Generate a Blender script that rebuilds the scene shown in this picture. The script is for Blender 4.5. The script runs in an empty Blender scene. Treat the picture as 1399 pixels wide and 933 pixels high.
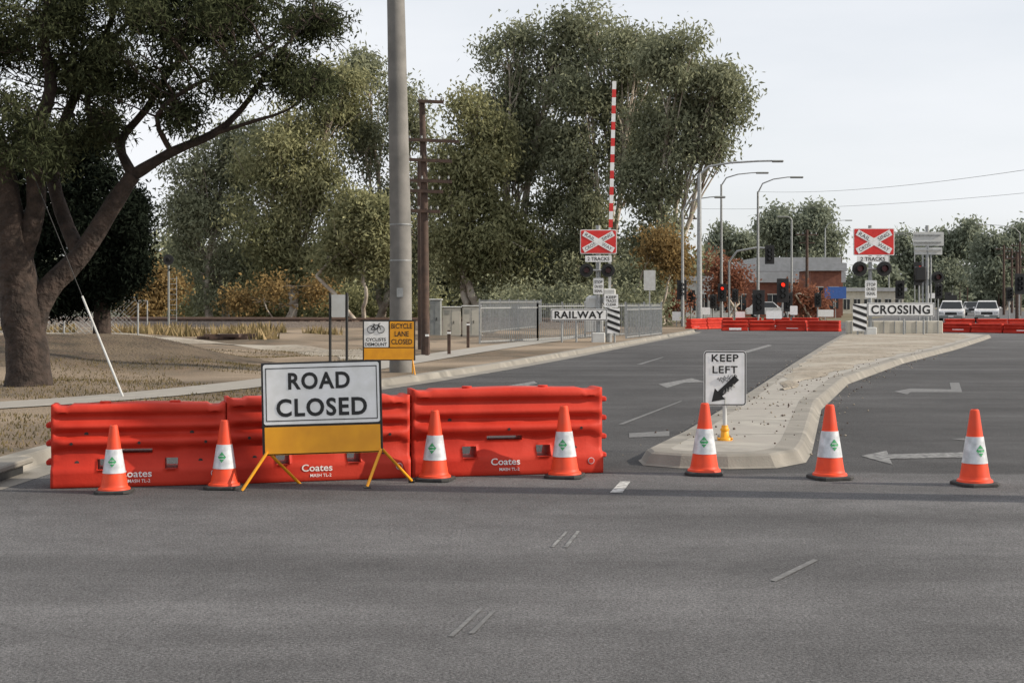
import bpy, math, random
import numpy as np
from mathutils import Vector, Matrix
random.seed(7)
scene=bpy.context.scene
F=1943.0; EH=1.7; H0=412.0
def P(px,py,Y): return Vector(((px-700)/F*Y, Y, EH-(py-H0)/F*Y))
def G(px,py):
    Y=EH*F/(py-H0); return Vector(((px-700)/F*Y,Y,0))

# ---------------------------------------------------------------- materials
def mat(name,c,rough=.7,c2=None,scale=5,lo=.35,hi=.65,bump=None,metal=0,spec=.5,detail=4,c3=None,scale3=.5):
    m=bpy.data.materials.new(name); m.use_nodes=True
    nt=m.node_tree; b=nt.nodes['Principled BSDF']
    b.inputs['Roughness'].default_value=rough; b.inputs['Metallic'].default_value=metal
    b.inputs['Specular IOR Level'].default_value=spec
    tc=nt.nodes.new('ShaderNodeTexCoord')
    if c2 is None: c2=tuple(x*.82 for x in c)
    n=nt.nodes.new('ShaderNodeTexNoise'); n.inputs['Scale'].default_value=scale; n.inputs['Detail'].default_value=detail
    nt.links.new(tc.outputs['Object'],n.inputs['Vector'])
    r=nt.nodes.new('ShaderNodeMapRange'); r.inputs[1].default_value=lo; r.inputs[2].default_value=hi
    nt.links.new(n.outputs['Fac'],r.inputs[0])
    mx=nt.nodes.new('ShaderNodeMixRGB'); mx.inputs[1].default_value=(*c,1); mx.inputs[2].default_value=(*c2,1)
    nt.links.new(r.outputs[0],mx.inputs[0]); out=mx.outputs[0]
    if c3 is not None:
        n3=nt.nodes.new('ShaderNodeTexNoise'); n3.inputs['Scale'].default_value=scale3; n3.inputs['Detail'].default_value=5
        nt.links.new(tc.outputs['Object'],n3.inputs['Vector'])
        r3=nt.nodes.new('ShaderNodeMapRange'); r3.inputs[1].default_value=.42; r3.inputs[2].default_value=.6
        nt.links.new(n3.outputs['Fac'],r3.inputs[0])
        m3=nt.nodes.new('ShaderNodeMixRGB'); m3.inputs[2].default_value=(*c3,1)
        nt.links.new(out,m3.inputs[1]); nt.links.new(r3.outputs[0],m3.inputs[0]); out=m3.outputs[0]
    nt.links.new(out,b.inputs['Base Color'])
    if bump:
        nb=nt.nodes.new('ShaderNodeTexNoise'); nb.inputs['Scale'].default_value=bump[0]; nb.inputs['Detail'].default_value=3
        nt.links.new(tc.outputs['Object'],nb.inputs['Vector'])
        bp=nt.nodes.new('ShaderNodeBump'); bp.inputs['Strength'].default_value=bump[1]; bp.inputs['Distance'].default_value=bump[2] if len(bump)>2 else .01
        nt.links.new(nb.outputs['Fac'],bp.inputs['Height']); nt.links.new(bp.outputs[0],b.inputs['Normal'])
    return m
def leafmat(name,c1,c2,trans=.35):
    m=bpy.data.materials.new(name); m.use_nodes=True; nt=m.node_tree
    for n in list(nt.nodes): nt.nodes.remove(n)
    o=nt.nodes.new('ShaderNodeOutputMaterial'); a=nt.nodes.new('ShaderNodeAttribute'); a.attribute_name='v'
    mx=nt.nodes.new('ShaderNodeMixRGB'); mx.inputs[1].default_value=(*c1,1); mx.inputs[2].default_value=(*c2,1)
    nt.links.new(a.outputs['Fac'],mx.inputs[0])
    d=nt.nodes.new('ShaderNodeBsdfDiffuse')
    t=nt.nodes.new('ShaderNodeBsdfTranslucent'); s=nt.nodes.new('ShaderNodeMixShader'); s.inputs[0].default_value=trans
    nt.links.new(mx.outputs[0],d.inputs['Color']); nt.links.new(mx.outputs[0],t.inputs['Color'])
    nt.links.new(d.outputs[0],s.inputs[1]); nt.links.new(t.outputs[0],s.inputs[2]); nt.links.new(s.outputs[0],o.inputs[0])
    return m
M={}
M['white']=mat('sign_white',(.84,.84,.84),.45,(.74,.74,.72),8)
M['black']=mat('black_paint',(.012,.012,.012),.5)
M['yellow']=mat('sign_yellow',(.82,.36,.01),.45,(.72,.30,.01),6)
M['red']=mat('sign_red',(.7,.03,.025),.45)
M['plastic']=mat('barrier_plastic',(.50,.030,.014),.6,(.40,.022,.010),3,bump=(30,.2,.01),c3=(.53,.042,.022),scale3=1.2,spec=.25)
M['cone']=mat('cone_orange',(.80,.075,.024),.5,(.70,.06,.02),9,spec=.3,c3=(.66,.07,.03),scale3=6)
M['sleeve']=mat('cone_sleeve',(.64,.66,.69),.35,(.42,.44,.46),14)
M['green']=mat('logo_green',(.05,.32,.12),.5)
M['rubber']=mat('rubber',(.02,.02,.022),.75,(.04,.038,.035),20)
M['galv']=mat('galvanised_steel',(.36,.37,.37),.45,(.26,.27,.27),10,metal=.4)
M['grey']=mat('grey_paint',(.22,.23,.22),.5)
M['lgrey']=mat('light_grey_paint',(.52,.53,.52),.5,(.45,.45,.43),4)
M['conc']=mat('concrete',(.34,.32,.28),.85,(.24,.225,.2),3,bump=(60,.3),c3=(.28,.26,.23),scale3=.7)
M['kerb']=mat('kerb_concrete',(.28,.26,.225),.85,(.15,.14,.12),2.2,bump=(50,.4),c3=(.20,.185,.16),scale3=.9)
M['pole']=mat('pole_concrete',(.22,.21,.195),.85,(.15,.145,.135),2.5,bump=(30,.3))
M['wood']=mat('weathered_wood',(.09,.055,.04),.85,(.05,.032,.025),6,bump=(20,.4))
M['beige']=mat('beige_cabinet',(.5,.47,.4),.6,(.42,.4,.34),2)
M['brick']=mat('brick_wall',(.22,.085,.055),.85,(.15,.055,.038),3)
M['roof']=mat('metal_roof',(.34,.35,.37),.5,(.28,.29,.3),2)
M['glass']=mat('dark_glass',(.015,.018,.02),.12)
M['carw']=mat('car_white',(.75,.75,.75),.25)
M['card']=mat('car_dark',(.05,.055,.06),.25)
M['chrome']=mat('headlamp',(.6,.62,.65),.15,metal=.5)
M['redlens']=mat('red_lens',(.12,.01,.01),.3)
M['gravel']=mat('median_gravel',(.36,.31,.245),.95,(.17,.145,.11),9,bump=(35,1,.04),c3=(.36,.325,.27),scale3=.5)
M['ballast']=mat('ballast',(.2,.16,.13),.95,(.1,.08,.065),9,bump=(15,1,.05))
M['rail']=mat('rail_steel',(.16,.1,.07),.5,metal=.5)
M['paint']=mat('road_paint',(.50,.50,.48),.7,(.20,.20,.19),18,lo=.42,hi=.64)
M['oldpaint']=mat('worn_road_paint',(.22,.22,.215),.8,(.09,.09,.09),14,lo=.38,hi=.6)
M['faint']=mat('faded_road_paint',(.16,.16,.158),.8,(.105,.105,.104),14,lo=.36,hi=.54)
M['bark']=mat('dark_bark',(.055,.038,.03),.95,(.02,.014,.011),5,bump=(9,1,.08))
M['gum']=mat('gum_bark',(.50,.45,.38),.85,(.22,.17,.13),1.2,bump=(4,.5,.05))

def asphalt():
    m=bpy.data.materials.new('asphalt'); m.use_nodes=True; nt=m.node_tree; b=nt.nodes['Principled BSDF']; N=nt.nodes; L=nt.links
    tc=N.new('ShaderNodeTexCoord')
    def noise(s,d=3,rough=.5):
        n=N.new('ShaderNodeTexNoise'); n.inputs['Scale'].default_value=s; n.inputs['Detail'].default_value=d; n.inputs['Roughness'].default_value=rough
        L.new(tc.outputs['Object'],n.inputs['Vector']); return n.outputs['Fac']
    def rng(x,a,bb,c,d):
        r=N.new('ShaderNodeMapRange'); r.inputs[1].default_value=a; r.inputs[2].default_value=bb; r.inputs[3].default_value=c; r.inputs[4].default_value=d
        L.new(x,r.inputs[0]); return r.outputs[0]
    def mul(a,bb):
        r=N.new('ShaderNodeMath'); r.operation='MULTIPLY'; L.new(a,r.inputs[0]); L.new(bb,r.inputs[1]); return r.outputs[0]
    def add(a,bb,s=1):
        r=N.new('ShaderNodeMath'); r.operation='MULTIPLY_ADD'; L.new(bb,r.inputs[0]); r.inputs[1].default_value=s; L.new(a,r.inputs[2]); return r.outputs[0]
    v=rng(noise(55,3,.85),.34,.66,.040,.185)
    v=mul(v,rng(noise(14,4,.7),.3,.7,.84,1.16))
    v=mul(v,rng(noise(.35,4),.35,.65,.80,1.14))
    v=mul(v,rng(noise(2.2,6,.65),.3,.7,.86,1.14))
    mp=N.new('ShaderNodeMapping'); mp.inputs['Rotation'].default_value=(0,0,math.radians(-70)); mp.inputs['Scale'].default_value=(.05,.9,1)
    L.new(tc.outputs['Object'],mp.inputs[0]); ns=N.new('ShaderNodeTexNoise'); ns.inputs['Scale'].default_value=1; ns.inputs['Detail'].default_value=4; L.new(mp.outputs[0],ns.inputs['Vector'])
    v=mul(v,rng(ns.outputs['Fac'],.35,.65,.84,1.12))
    mp=N.new('ShaderNodeMapping'); mp.inputs['Rotation'].default_value=(0,0,math.radians(8)); mp.inputs['Scale'].default_value=(.06,1.0,1)
    L.new(tc.outputs['Object'],mp.inputs[0]); ns=N.new('ShaderNodeTexNoise'); ns.inputs['Scale'].default_value=1.3; ns.inputs['Detail'].default_value=5; L.new(mp.outputs[0],ns.inputs['Vector'])
    v=mul(v,rng(ns.outputs['Fac'],.35,.65,.87,1.08))
    sp=N.new('ShaderNodeSeparateXYZ'); L.new(tc.outputs['Object'],sp.inputs[0])
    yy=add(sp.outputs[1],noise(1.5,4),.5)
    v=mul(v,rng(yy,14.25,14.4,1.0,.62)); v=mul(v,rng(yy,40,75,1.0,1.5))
    vo=N.new('ShaderNodeTexVoronoi'); vo.feature='DISTANCE_TO_EDGE'; vo.inputs['Scale'].default_value=.28
    wn=N.new('ShaderNodeTexNoise'); wn.inputs['Scale'].default_value=1.2; wn.inputs['Detail'].default_value=6; L.new(tc.outputs['Object'],wn.inputs['Vector'])
    va=N.new('ShaderNodeMixRGB'); va.inputs[0].default_value=.35; L.new(tc.outputs['Object'],va.inputs[1]); L.new(wn.outputs['Color'],va.inputs[2]); L.new(va.outputs[0],vo.inputs['Vector'])
    v=mul(v,rng(vo.outputs['Distance'],0,.003,.86,1.0))
    cc=N.new('ShaderNodeCombineColor')
    L.new(v,cc.inputs[0]); L.new(mul(v,rng(v,0,1,.985,.985)),cc.inputs[1]); L.new(mul(v,rng(v,0,1,1.0,1.0)),cc.inputs[2])
    L.new(cc.outputs[0],b.inputs['Base Color']); b.inputs['Roughness'].default_value=.88; b.inputs['Specular IOR Level'].default_value=.25
    bp=N.new('ShaderNodeBump'); bp.inputs['Strength'].default_value=1; bp.inputs['Distance'].default_value=.012
    L.new(noise(65,3,.8),bp.inputs['Height']); L.new(bp.outputs[0],b.inputs['Normal'])
    return m
M['asphalt']=asphalt()
M['far']=mat('far_ground',(.16,.12,.07),.95,(.08,.085,.04),.2)
M['lawn']=mat('verge_ground',(.15,.105,.065),.95,(.065,.052,.032),1.2,bump=(30,1,.04),c3=(.28,.215,.15),scale3=.13)
M['soil']=mat('shaded_soil',(.09,.06,.038),.95,(.045,.034,.02),2.5,bump=(14,1,.08),c3=(.12,.088,.055),scale3=.8)  # bare brown soil, darkened in colour for the big tree's shade

# ---------------------------------------------------------------- mesh builder
class MB:
    def __init__(s): s.v=[]; s.f=[]; s.m=[]; s.sm=[]; s.names=[]
    def mi(s,n):
        if n not in s.names: s.names.append(n)
        return s.names.index(n)
    def add(s,vs,fs,m,smooth=False):
        o=len(s.v); s.v+= [tuple(x) for x in vs]; k=s.mi(m)
        for f in fs: s.f.append(tuple(i+o for i in f)); s.m.append(k); s.sm.append(smooth)
    def box(s,c,d,m,rot=None,bev=0):
        hx,hy,hz=[x/2 for x in d]
        if bev:
            vs=[];idx={}
            b=min(bev,hx*.9,hy*.9,hz*.9)
            for sx in(-1,1):
                for sy in(-1,1):
                    for sz in(-1,1):
                        for ax in range(3):
                            p=[sx*(hx-b),sy*(hy-b),sz*(hz-b)]; p[ax]=(sx*hx,sy*hy,sz*hz)[ax]
                            idx[(sx,sy,sz,ax)]=len(vs); vs.append(Vector(p))
            fs=[]
            for ax in range(3):
                o=[a for a in range(3) if a!=ax]
                for sg in(-1,1):
                    q=[]
                    for a,bb in((-1,-1),(1,-1),(1,1),(-1,1)):
                        k=[0,0,0]; k[ax]=sg; k[o[0]]=a; k[o[1]]=bb; q.append(idx[(*k,ax)])
                    fs.append(q)
            for ax in range(3):
                o=[a for a in range(3) if a!=ax]
                for a in(-1,1):
                    for bb in(-1,1):
                        k1=[0,0,0];k2=[0,0,0]
                        k1[ax]=-1;k2[ax]=1;k1[o[0]]=k2[o[0]]=a;k1[o[1]]=k2[o[1]]=bb
                        fs.append([idx[(*k1,o[0])],idx[(*k2,o[0])],idx[(*k2,o[1])],idx[(*k1,o[1])]])
            for sx in(-1,1):
                for sy in(-1,1):
                    for sz in(-1,1): fs.append([idx[(sx,sy,sz,a)] for a in range(3)])
        else:
            vs=[Vector((x,y,z)) for x in(-hx,hx) for y in(-hy,hy) for z in(-hz,hz)]
            fs=[(0,1,3,2),(4,6,7,5),(0,4,5,1),(2,3,7,6),(0,2,6,4),(1,5,7,3)]
        if rot is not None: vs=[rot@v for v in vs]
        c=Vector(c); s.add([v+c for v in vs],fs,m)
    def path(s,pts,rs,m,n=8,cap=True,smooth=True):
        pts=[Vector(p) for p in pts]; vs=[]; fs=[]
        ref=None
        for i,p in enumerate(pts):
            t=(pts[min(i+1,len(pts)-1)]-pts[max(i-1,0)])
            if t.length<1e-9: t=Vector((0,0,1))
            t.normalize()
            if ref is None:
                ref=Vector((1,0,0)) if abs(t.x)<.8 else Vector((0,1,0))
            a=(ref-t*ref.dot(t)).normalized(); ref=a; b=t.cross(a)
            for k in range(n):
                an=2*math.pi*k/n; vs.append(p+(a*math.cos(an)+b*math.sin(an))*rs[i])
        for i in range(len(pts)-1):
            for k in range(n):
                k2=(k+1)%n; fs.append((i*n+k,i*n+k2,(i+1)*n+k2,(i+1)*n+k))
        s.add(vs,fs,m,smooth)
        if cap:
            s.add(vs[:n],[tuple(range(n))[::-1]],m); s.add(vs[-n:],[tuple(range(n))],m)
    def tube(s,a,b,r0,m,r1=None,n=10): s.path([a,b],[r0,r0 if r1 is None else r1],m,n)
    def poly(s,pts,m): s.add(pts,[tuple(range(len(pts)))],m)
    def disk(s,c,r,y2,m,n=20):
        c=Vector(c); s.tube(c,c+Vector((0,y2,0)),r,m,n=n)
    def plate(s,x0,x1,z0,z1,y,t,m,r=.0,yf=None):
        pts=[]
        if r<=0: pts=[(x0,z0),(x1,z0),(x1,z1),(x0,z1)]
        else:
            for (cx,cz,a0) in((x1-r,z0+r,-90),(x1-r,z1-r,0),(x0+r,z1-r,90),(x0+r,z0+r,180)):
                for k in range(5):
                    a=math.radians(a0+k*22.5); pts.append((cx+r*math.cos(a),cz+r*math.sin(a)))
        n=len(pts); vs=[(p[0],y,p[1]) for p in pts]+[(p[0],y+t,p[1]) for p in pts]
        fs=[tuple(range(n)),tuple(range(n,2*n))[::-1]]+[(i,i+n,(i+1)%n+n,(i+1)%n) for i in range(n)]
        s.add(vs,fs,m)
    def text(s,txt,cx,cz,w,h,y,m,bold=.02,spacing=1.0,rot=0):
        vs,fs=textgeo(txt,bold,spacing)
        xs=[v[0] for v in vs]; ys=[v[1] for v in vs]
        sx=w/(max(xs)-min(xs)); sz=h/(max(ys)-min(ys)); mx=(max(xs)+min(xs))/2; mz=(max(ys)+min(ys))/2
        out=[]
        for v in vs:
            a=(v[0]-mx)*sx; b=(v[1]-mz)*sz
            out.append((cx+a*math.cos(rot)-b*math.sin(rot),y,cz+a*math.sin(rot)+b*math.cos(rot)))
        s.add(out,fs,m)
    def build(s,name,loc=(0,0,0),rot=(0,0,0)):
        me=bpy.data.meshes.new(name); me.from_pydata(s.v,[],s.f)
        for n in s.names: me.materials.append(M[n])
        me.polygons.foreach_set('material_index',s.m); me.polygons.foreach_set('use_smooth',s.sm); me.update()
        o=bpy.data.objects.new(name,me); scene.collection.objects.link(o); o.location=loc; o.rotation_euler=rot
        return o
_tc={}
def textgeo(txt,bold,spacing):
    k=(txt,bold,spacing)
    if k in _tc: return _tc[k]
    cu=bpy.data.curves.new('t','FONT'); cu.body=txt; cu.size=1; cu.offset=bold; cu.space_character=spacing; cu.resolution_u=4
    ob=bpy.data.objects.new('t',cu); scene.collection.objects.link(ob)
    bpy.context.view_layer.update()
    dg=bpy.context.evaluated_depsgraph_get(); me=ob.evaluated_get(dg).to_mesh()
    vs=[tuple(v.co) for v in me.vertices]; fs=[tuple(p.vertices) for p in me.polygons]
    ob.evaluated_get(dg).to_mesh_clear(); bpy.data.objects.remove(ob); bpy.data.curves.remove(cu)
    _tc[k]=(vs,fs); return _tc[k]

def resample(pts,step):
    pts=[Vector((*p,0)) if len(p)==2 else Vector(p) for p in pts]; out=[]
    n=len(pts)
    for i in range(n-1):
        p0=pts[max(i-1,0)];p1=pts[i];p2=pts[i+1];p3=pts[min(i+2,n-1)]
        k=max(1,int((p2-p1).length/step))
        for j in range(k):
            t=j/k
            out.append(.5*((2*p1)+(p2-p0)*t+(2*p0-5*p1+4*p2-p3)*t*t+(3*p1-p0-3*p2+p3)*t**3))
    out.append(pts[-1]); return out

# ---------------------------------------------------------------- ground, road
g=MB(); g.poly([(-2500,-300,-.02),(2500,-300,-.02),(2500,3500,-.02),(-2500,3500,-.02)],'far'); g.build('ground')
K=resample([(-7.5,-12),(-6.2,0),(-5.3,8),(-4.98,14),(-4.85,17),(-4.6,20.5),(-3.9,24.3),(-2.75,28),(-1.5,32),(1.3,42.5),(7,66),(9.5,76),(13,92),(22,118)],1.2)
a=MB()
vs=[];fs=[]
for i,p in enumerate(K):
    vs+= [(p.x-.3,p.y,0),(90,p.y,0)]
for i in range(len(K)-1): fs.append((2*i,2*i+1,2*i+3,2*i+2))
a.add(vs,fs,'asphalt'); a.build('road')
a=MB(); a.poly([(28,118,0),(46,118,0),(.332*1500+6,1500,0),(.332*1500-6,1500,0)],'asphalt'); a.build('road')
def kerbx(y):
    for i in range(len(K)-1):
        if K[i].y<=y<=K[i+1].y:
            t=(y-K[i].y)/(K[i+1].y-K[i].y); return K[i].x+t*(K[i+1].x-K[i].x)
    return K[-1].x if y>0 else K[0].x
def landz(x,y):
    d=max(0,min(1,(kerbx(y)-x-2.6)/4)); d=d*d*(3-2*d)
    z=.125-.12*max(0,min(1,(y-70)/30))
    z+=d*(.72*math.exp(-((x+11.5)/3.8)**2-((y-37)/5)**2)+.3*math.exp(-((x+20)/8)**2-((y-55)/10)**2)-.25*math.exp(-((x+7.0)/2)**2-((y-40)/6)**2)*.5)
    z+=d*.05*(math.sin(x*1.3+y*.7)+math.sin(y*1.1-x*.5))
    return z
offs=[0]+[.4*k for k in range(1,56)]+[24,27,30,35,40,50,60,80,110,160,250,400]
a=MB();vs=[];fs=[]
nO=len(offs)
for p in K:
    for o in offs: x=p.x-.17-o; vs.append((x,p.y,landz(x,p.y)))
lawn=[]
for i in range(len(K)-1):
    for j in range(nO-1):
        lawn.append((i*nO+j,(i+1)*nO+j,(i+1)*nO+j+1,i*nO+j+1))
a.add(vs,lawn,'lawn',True); a.build('verge')
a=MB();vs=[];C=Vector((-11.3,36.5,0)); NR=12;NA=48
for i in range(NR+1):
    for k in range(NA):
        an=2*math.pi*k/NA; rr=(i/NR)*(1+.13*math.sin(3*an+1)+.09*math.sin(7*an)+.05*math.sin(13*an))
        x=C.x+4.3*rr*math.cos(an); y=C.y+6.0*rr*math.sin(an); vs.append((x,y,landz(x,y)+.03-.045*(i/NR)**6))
a.add(vs,[(i*NA+k,(i+1)*NA+k,(i+1)*NA+(k+1)%NA,i*NA+(k+1)%NA) for i in range(NR) for k in range(NA)],'soil',True); a.build('shaded_dirt_mound')  # dirt sheet over the mound, tree shade put into its colour
def sweep(pts,prof,m,name,closed=False):
    a=MB(); vs=[];n=len(prof)
    for i,p in enumerate(pts):
        t=(pts[min(i+1,len(pts)-1)]-pts[max(i-1,0)]); t.z=0; t.normalize(); nn=Vector((-t.y,t.x,0))
        for (o,z) in prof: vs.append(p+nn*o+Vector((0,0,z)))
    fs=[(i*n+j,(i+1)*n+j,(i+1)*n+j+1,i*n+j+1) for i in range(len(pts)-1) for j in range(n-1)]
    a.add(vs,fs,m); return a.build(name)
Kk=[p for p in K if p.y<80]
sweep(Kk,[(-.42,.003),(-.10,.006),(-.06,.02),(-.01,.12),(.02,.14),(.18,.142),(.2,.12)],'kerb','kerb')
path=resample([(-26,13),(-14,17.2),(-7.9,21.3),(-5.0,27),(-3.1,36),(-1.35,45),(2.0,60),(5.2,71)],1)
pa=MB();vs=[]
for i,p in enumerate(path):
    t=(path[min(i+1,len(path)-1)]-path[max(i-1,0)]).normalized(); nn=Vector((-t.y,t.x,0))
    for o in(-.65,.65):
        q=p+nn*o; vs.append((q.x,q.y,max(.14,landz(q.x,q.y)+.012)))
pa.add(vs,[(2*i,2*i+1,2*i+3,2*i+2) for i in range(len(path)-1)],'conc'); pa.build('footpath')
path2=resample([(-3.4,38),(-5.2,44),(-8.5,49),(-13,53),(-20,60),(-30,66)],1)
pa=MB();vs=[]
for i,p in enumerate(path2):
    t=(path2[min(i+1,len(path2)-1)]-path2[max(i-1,0)]).normalized(); nn=Vector((-t.y,t.x,0))
    for k,o in enumerate((-1.2,-.4,.4,1.2)):
        q=p+nn*(o+.15*math.sin(i*.9+k)); vs.append((q.x,q.y,landz(q.x,q.y)+.03-.02*(abs(o)>1)))
pa.add(vs,[(4*i+k,4*i+k+1,4*i+k+5,4*i+k+4) for i in range(len(path2)-1) for k in range(3)],'gravel'); pa.build('gravel_path')
d=MB(); d.box((-5.03,13.5,.13),(.55,1.3,.06),'kerb',bev=.015); d.box((-4.98,13.5,.05),(.3,1.1,.085),'black'); d.build('storm_drain')
med=[(1.36,14.75),(1.7,14.5),(2.2,14.42),(2.7,14.5),(3.1,15.0),(3.35,15.9),(3.75,17.6),(4.85,22.3),(6.9,29.2),(10.7,38.9),(15.6,50),(20.7,62.3),(22.6,67),(22.5,70),(17.0,70.5),(15.9,68.8),(11.3,52),(7.0,36),(3.54,22.9),(2.0,17.3),(1.35,15.2)]
def inset(loop,d):
    out=[];n=len(loop)
    for i in range(n):
        p0=Vector(loop[i-1]);p1=Vector(loop[i]);p2=Vector(loop[(i+1)%n])
        e1=(p1-p0).normalized();e2=(p2-p1).normalized()
        n1=Vector((-e1.y,e1.x));n2=Vector((-e2.y,e2.x)); b=(n1+n2).normalized(); c=max(.5,b.dot(n1))
        out.append(p1+b*d/c)
    return out
ml=[]
for i in range(len(med)):
    p=Vector(med[i]);q=Vector(med[(i+1)%len(med)]);k=max(1,int((q-p).length/2.0))
    for j in range(k): ml.append(p.lerp(q,j/k))
a=MB(); n=len(ml)
rings=[(ml,.004),(inset(ml,.03),.02),(inset(ml,.09),.12),(inset(ml,.13),.14),(inset(ml,.34),.145)]
vs=[];
for r,z in rings: vs+=[(p[0],p[1],z) for p in r]
fs=[]
for k in range(len(rings)-1):
    for i in range(n): fs.append((k*n+i,k*n+(i+1)%n,(k+1)*n+(i+1)%n,(k+1)*n+i))
a.add(vs,fs,'kerb')
a.add([(p[0],p[1],.143) for p in inset(ml,.335)],[tuple(range(n))],'conc'); 
a.build('median_island')
def mlerp(y,side):
    L=[(1.36,14.75),(3.54,22.9),(7,36),(11.3,52),(15.9,68.8),(17,70.5)] if side==0 else [(3.1,15),(3.75,17.6),(4.85,22.3),(6.9,29.2),(10.7,38.9),(15.6,50),(20.7,62.3),(22.6,70.5)]
    return float(np.interp(y,[p[1] for p in L],[p[0] for p in L]))
a=MB();vs=[];ys=np.arange(25,70,.75)
for i,y in enumerate(ys):
    l=mlerp(y,0)+.36; r=mlerp(y,1)-.62
    if y<30: mid=(l+r)/2; s_=max(.15,(y-24)/6); l=mid+(l-mid)*s_; r=mid+(r-mid)*s_
    l+=.08*math.sin(i*1.7); r+=.12*math.sin(i*1.3)
    for k in range(5):vs.append((l+(r-l)*k/4,y,.149+(.02 if 0<k<4 else 0)))
a.add(vs,[(5*i+k,5*i+k+1,5*i+k+6,5*i+k+5) for i in range(len(ys)-1) for k in range(4)],'gravel'); a.build('gravel_infill')
a=MB()
for y in (16.6,18.6,20.6,22.6,24.6):
    l=mlerp(y,0)+.13;r=mlerp(y,1)-.13; a.poly([(l,y,.1475),(r,y+.1,.1475),(r,y+.115,.1475),(l,y+.015,.1475)],'rubber')
a.build('expansion_joint')
# loose stones scattered on the median and along the kerbs
rs=np.random.default_rng(5); a=MB()
for i in range(520):
    y=rs.uniform(15.5,45)
    if rs.random()<.6: x=rs.uniform(mlerp(y,0)+.2,mlerp(y,1)-.2); z=.15
    elif rs.random()<.5: x=mlerp(y,1)+abs(rs.normal())*.25+.02; z=.004
    else: x=mlerp(y,0)-abs(rs.normal())*.2-.02; z=.004
    r=rs.uniform(.008,.022); c=Vector((x,y,z+r*.4)); o=[c+Vector(v)*r*rs.uniform(.7,1.2) for v in((1,0,0),(0,1,0),(-1,0,0),(0,-1,0),(0,0,.8),(0,0,-.8))]
    a.add(o,[(0,1,4),(1,2,4),(2,3,4),(3,0,4),(1,0,5),(2,1,5),(3,2,5),(0,3,5)],'gravel' if rs.random()<.6 else 'wood')
a.build('loose_stones')
def marking(pts,m='paint',name='road_marking'):
    a=MB(); a.poly([(G(*p).x,G(*p).y,.005) for p in pts],m); return a.build(name)
marking([(834,673),(851,673),(862,658),(848,658)])
marking([(752,748),(757,748),(777,726),(773,726)],'oldpaint')
marking([(770,748),(776,748),(793,726),(788,726)],'oldpaint')
marking([(612,870),(620,870),(660,832),(654,832)],'faint')
marking([(640,866),(648,866),(677,836),(671,836)],'faint')
marking([(1052,793),(1060,795),(1118,766),(1112,764)],'faint')
marking([(1177,623),(1212,616),(1214,621),(1322,618),(1322,625),(1216,627),(1220,635)],'oldpaint')
marking([(1300,600),(1345,604),(1340,598)],'faint')
marking([(1222,535),(1244,531),(1300,532),(1298,523),(1311,523),(1315,536),(1244,536),(1240,539)],'faint')
marking([(690,528),(730,521),(735,524),(722,526),(750,529),(745,531),(712,528),(700,531)],'oldpaint')
marking([(860,592),(915,589),(915,596),(860,598)],'faint')
marking([(900,525),(945,517),(965,522),(935,523),(912,530)],'oldpaint')
for (x0,y0,x1,y1) in ((845,580,930,548),(870,498,905,488)):
    marking([(x0,y0),(x0+7,y0),(x1+3,y1),(x1,y1)],'faint')
marking([(1010,482),(1050,471),(1056,472),(1022,482)],'oldpaint')

# ---------------------------------------------------------------- cones
def cone(px,py,h):
    a=MB(); s=h/.7
    prof=[(.165,.03),(.160,.05),(.142,.06),(.135,.08),(.115,.2),(.1145,.205),(.078,.45),(.0745,.455),(.045,.66),(.04,.69),(.03,.70),(.022,.7)]
    n=28
    rg=[[(r*s*math.cos(2*math.pi*k/n),r*s*math.sin(2*math.pi*k/n),z*s) for k in range(n)] for r,z in prof]
    for i in range(len(prof)-1):
        m='sleeve' if i==5 else 'cone'
        rr=rg[i]+rg[i+1]
        if i==5:
            sc=lambda q:(q[0]*1.03,q[1]*1.03,q[2])
            rr=[sc(q) for q in rg[5]]+[sc(q) for q in rg[6]]
        a.add(rr,[(k,(k+1)%n,n+(k+1)%n,n+k) for k in range(n)],m,True)
    c=.185*s;b=.06*s;z1=.032*s
    o=[(-c+b,-c),(c-b,-c),(c,-c+b),(c,c-b),(c-b,c),(-c+b,c),(-c,c-b),(-c,-c+b)]
    i2=[(x*.95,y*.95) for x,y in o]
    vs=[(x,y,.002) for x,y in o]+[(x,y,z1*.7) for x,y in o]+[(x,y,z1) for x,y in i2]
    fs=[(i,(i+1)%8,8+(i+1)%8,8+i) for i in range(8)]+[(8+i,8+(i+1)%8,16+(i+1)%8,16+i) for i in range(8)]+[tuple(range(16,24))]
    a.add(vs,fs,'rubber')
    def on(u,z):
        r=np.interp(z,[.205,.45],[.1145,.078])*1.03+.003; an=-math.pi/2+u/r
        return (r*s*math.cos(an),r*s*math.sin(an),z*s)
    cz=.325
    def dia(q,m,off=0):
        pts=[on(-q,cz),on(-q/2,cz-q*.62),on(0,cz-q*1.25),on(q/2,cz-q*.62),on(q,cz),on(q/2,cz+q*.62),on(0,cz+q*1.25),on(-q/2,cz+q*.62)]
        pts=[(x*(1+off),y*(1+off),z) for x,y,z in pts]; c0=on(0,cz); a.add([(c0[0],c0[1]*(1+off),c0[2])]+pts,[(0,i+1,(i+1)%8+1) for i in range(8)],m)
    dia(.044,'green')
    for zz in (cz+.012,cz-.018):
        q=[on(-.024,zz-.004),on(0,zz-.004),on(.024,zz-.004),on(.024,zz+.004),on(0,zz+.004),on(-.024,zz+.004)]
        a.add([(x*1.03,y*1.03,z) for x,y,z in q],[(0,1,4,5),(1,2,3,4)],'sleeve')
    p=G(px,py); o=a.build('traffic_cone',(p.x,p.y+.18*s,0.003),(random.uniform(-.012,.012),random.uniform(-.015,.015),random.uniform(-.25,.25)))
    return o
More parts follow.
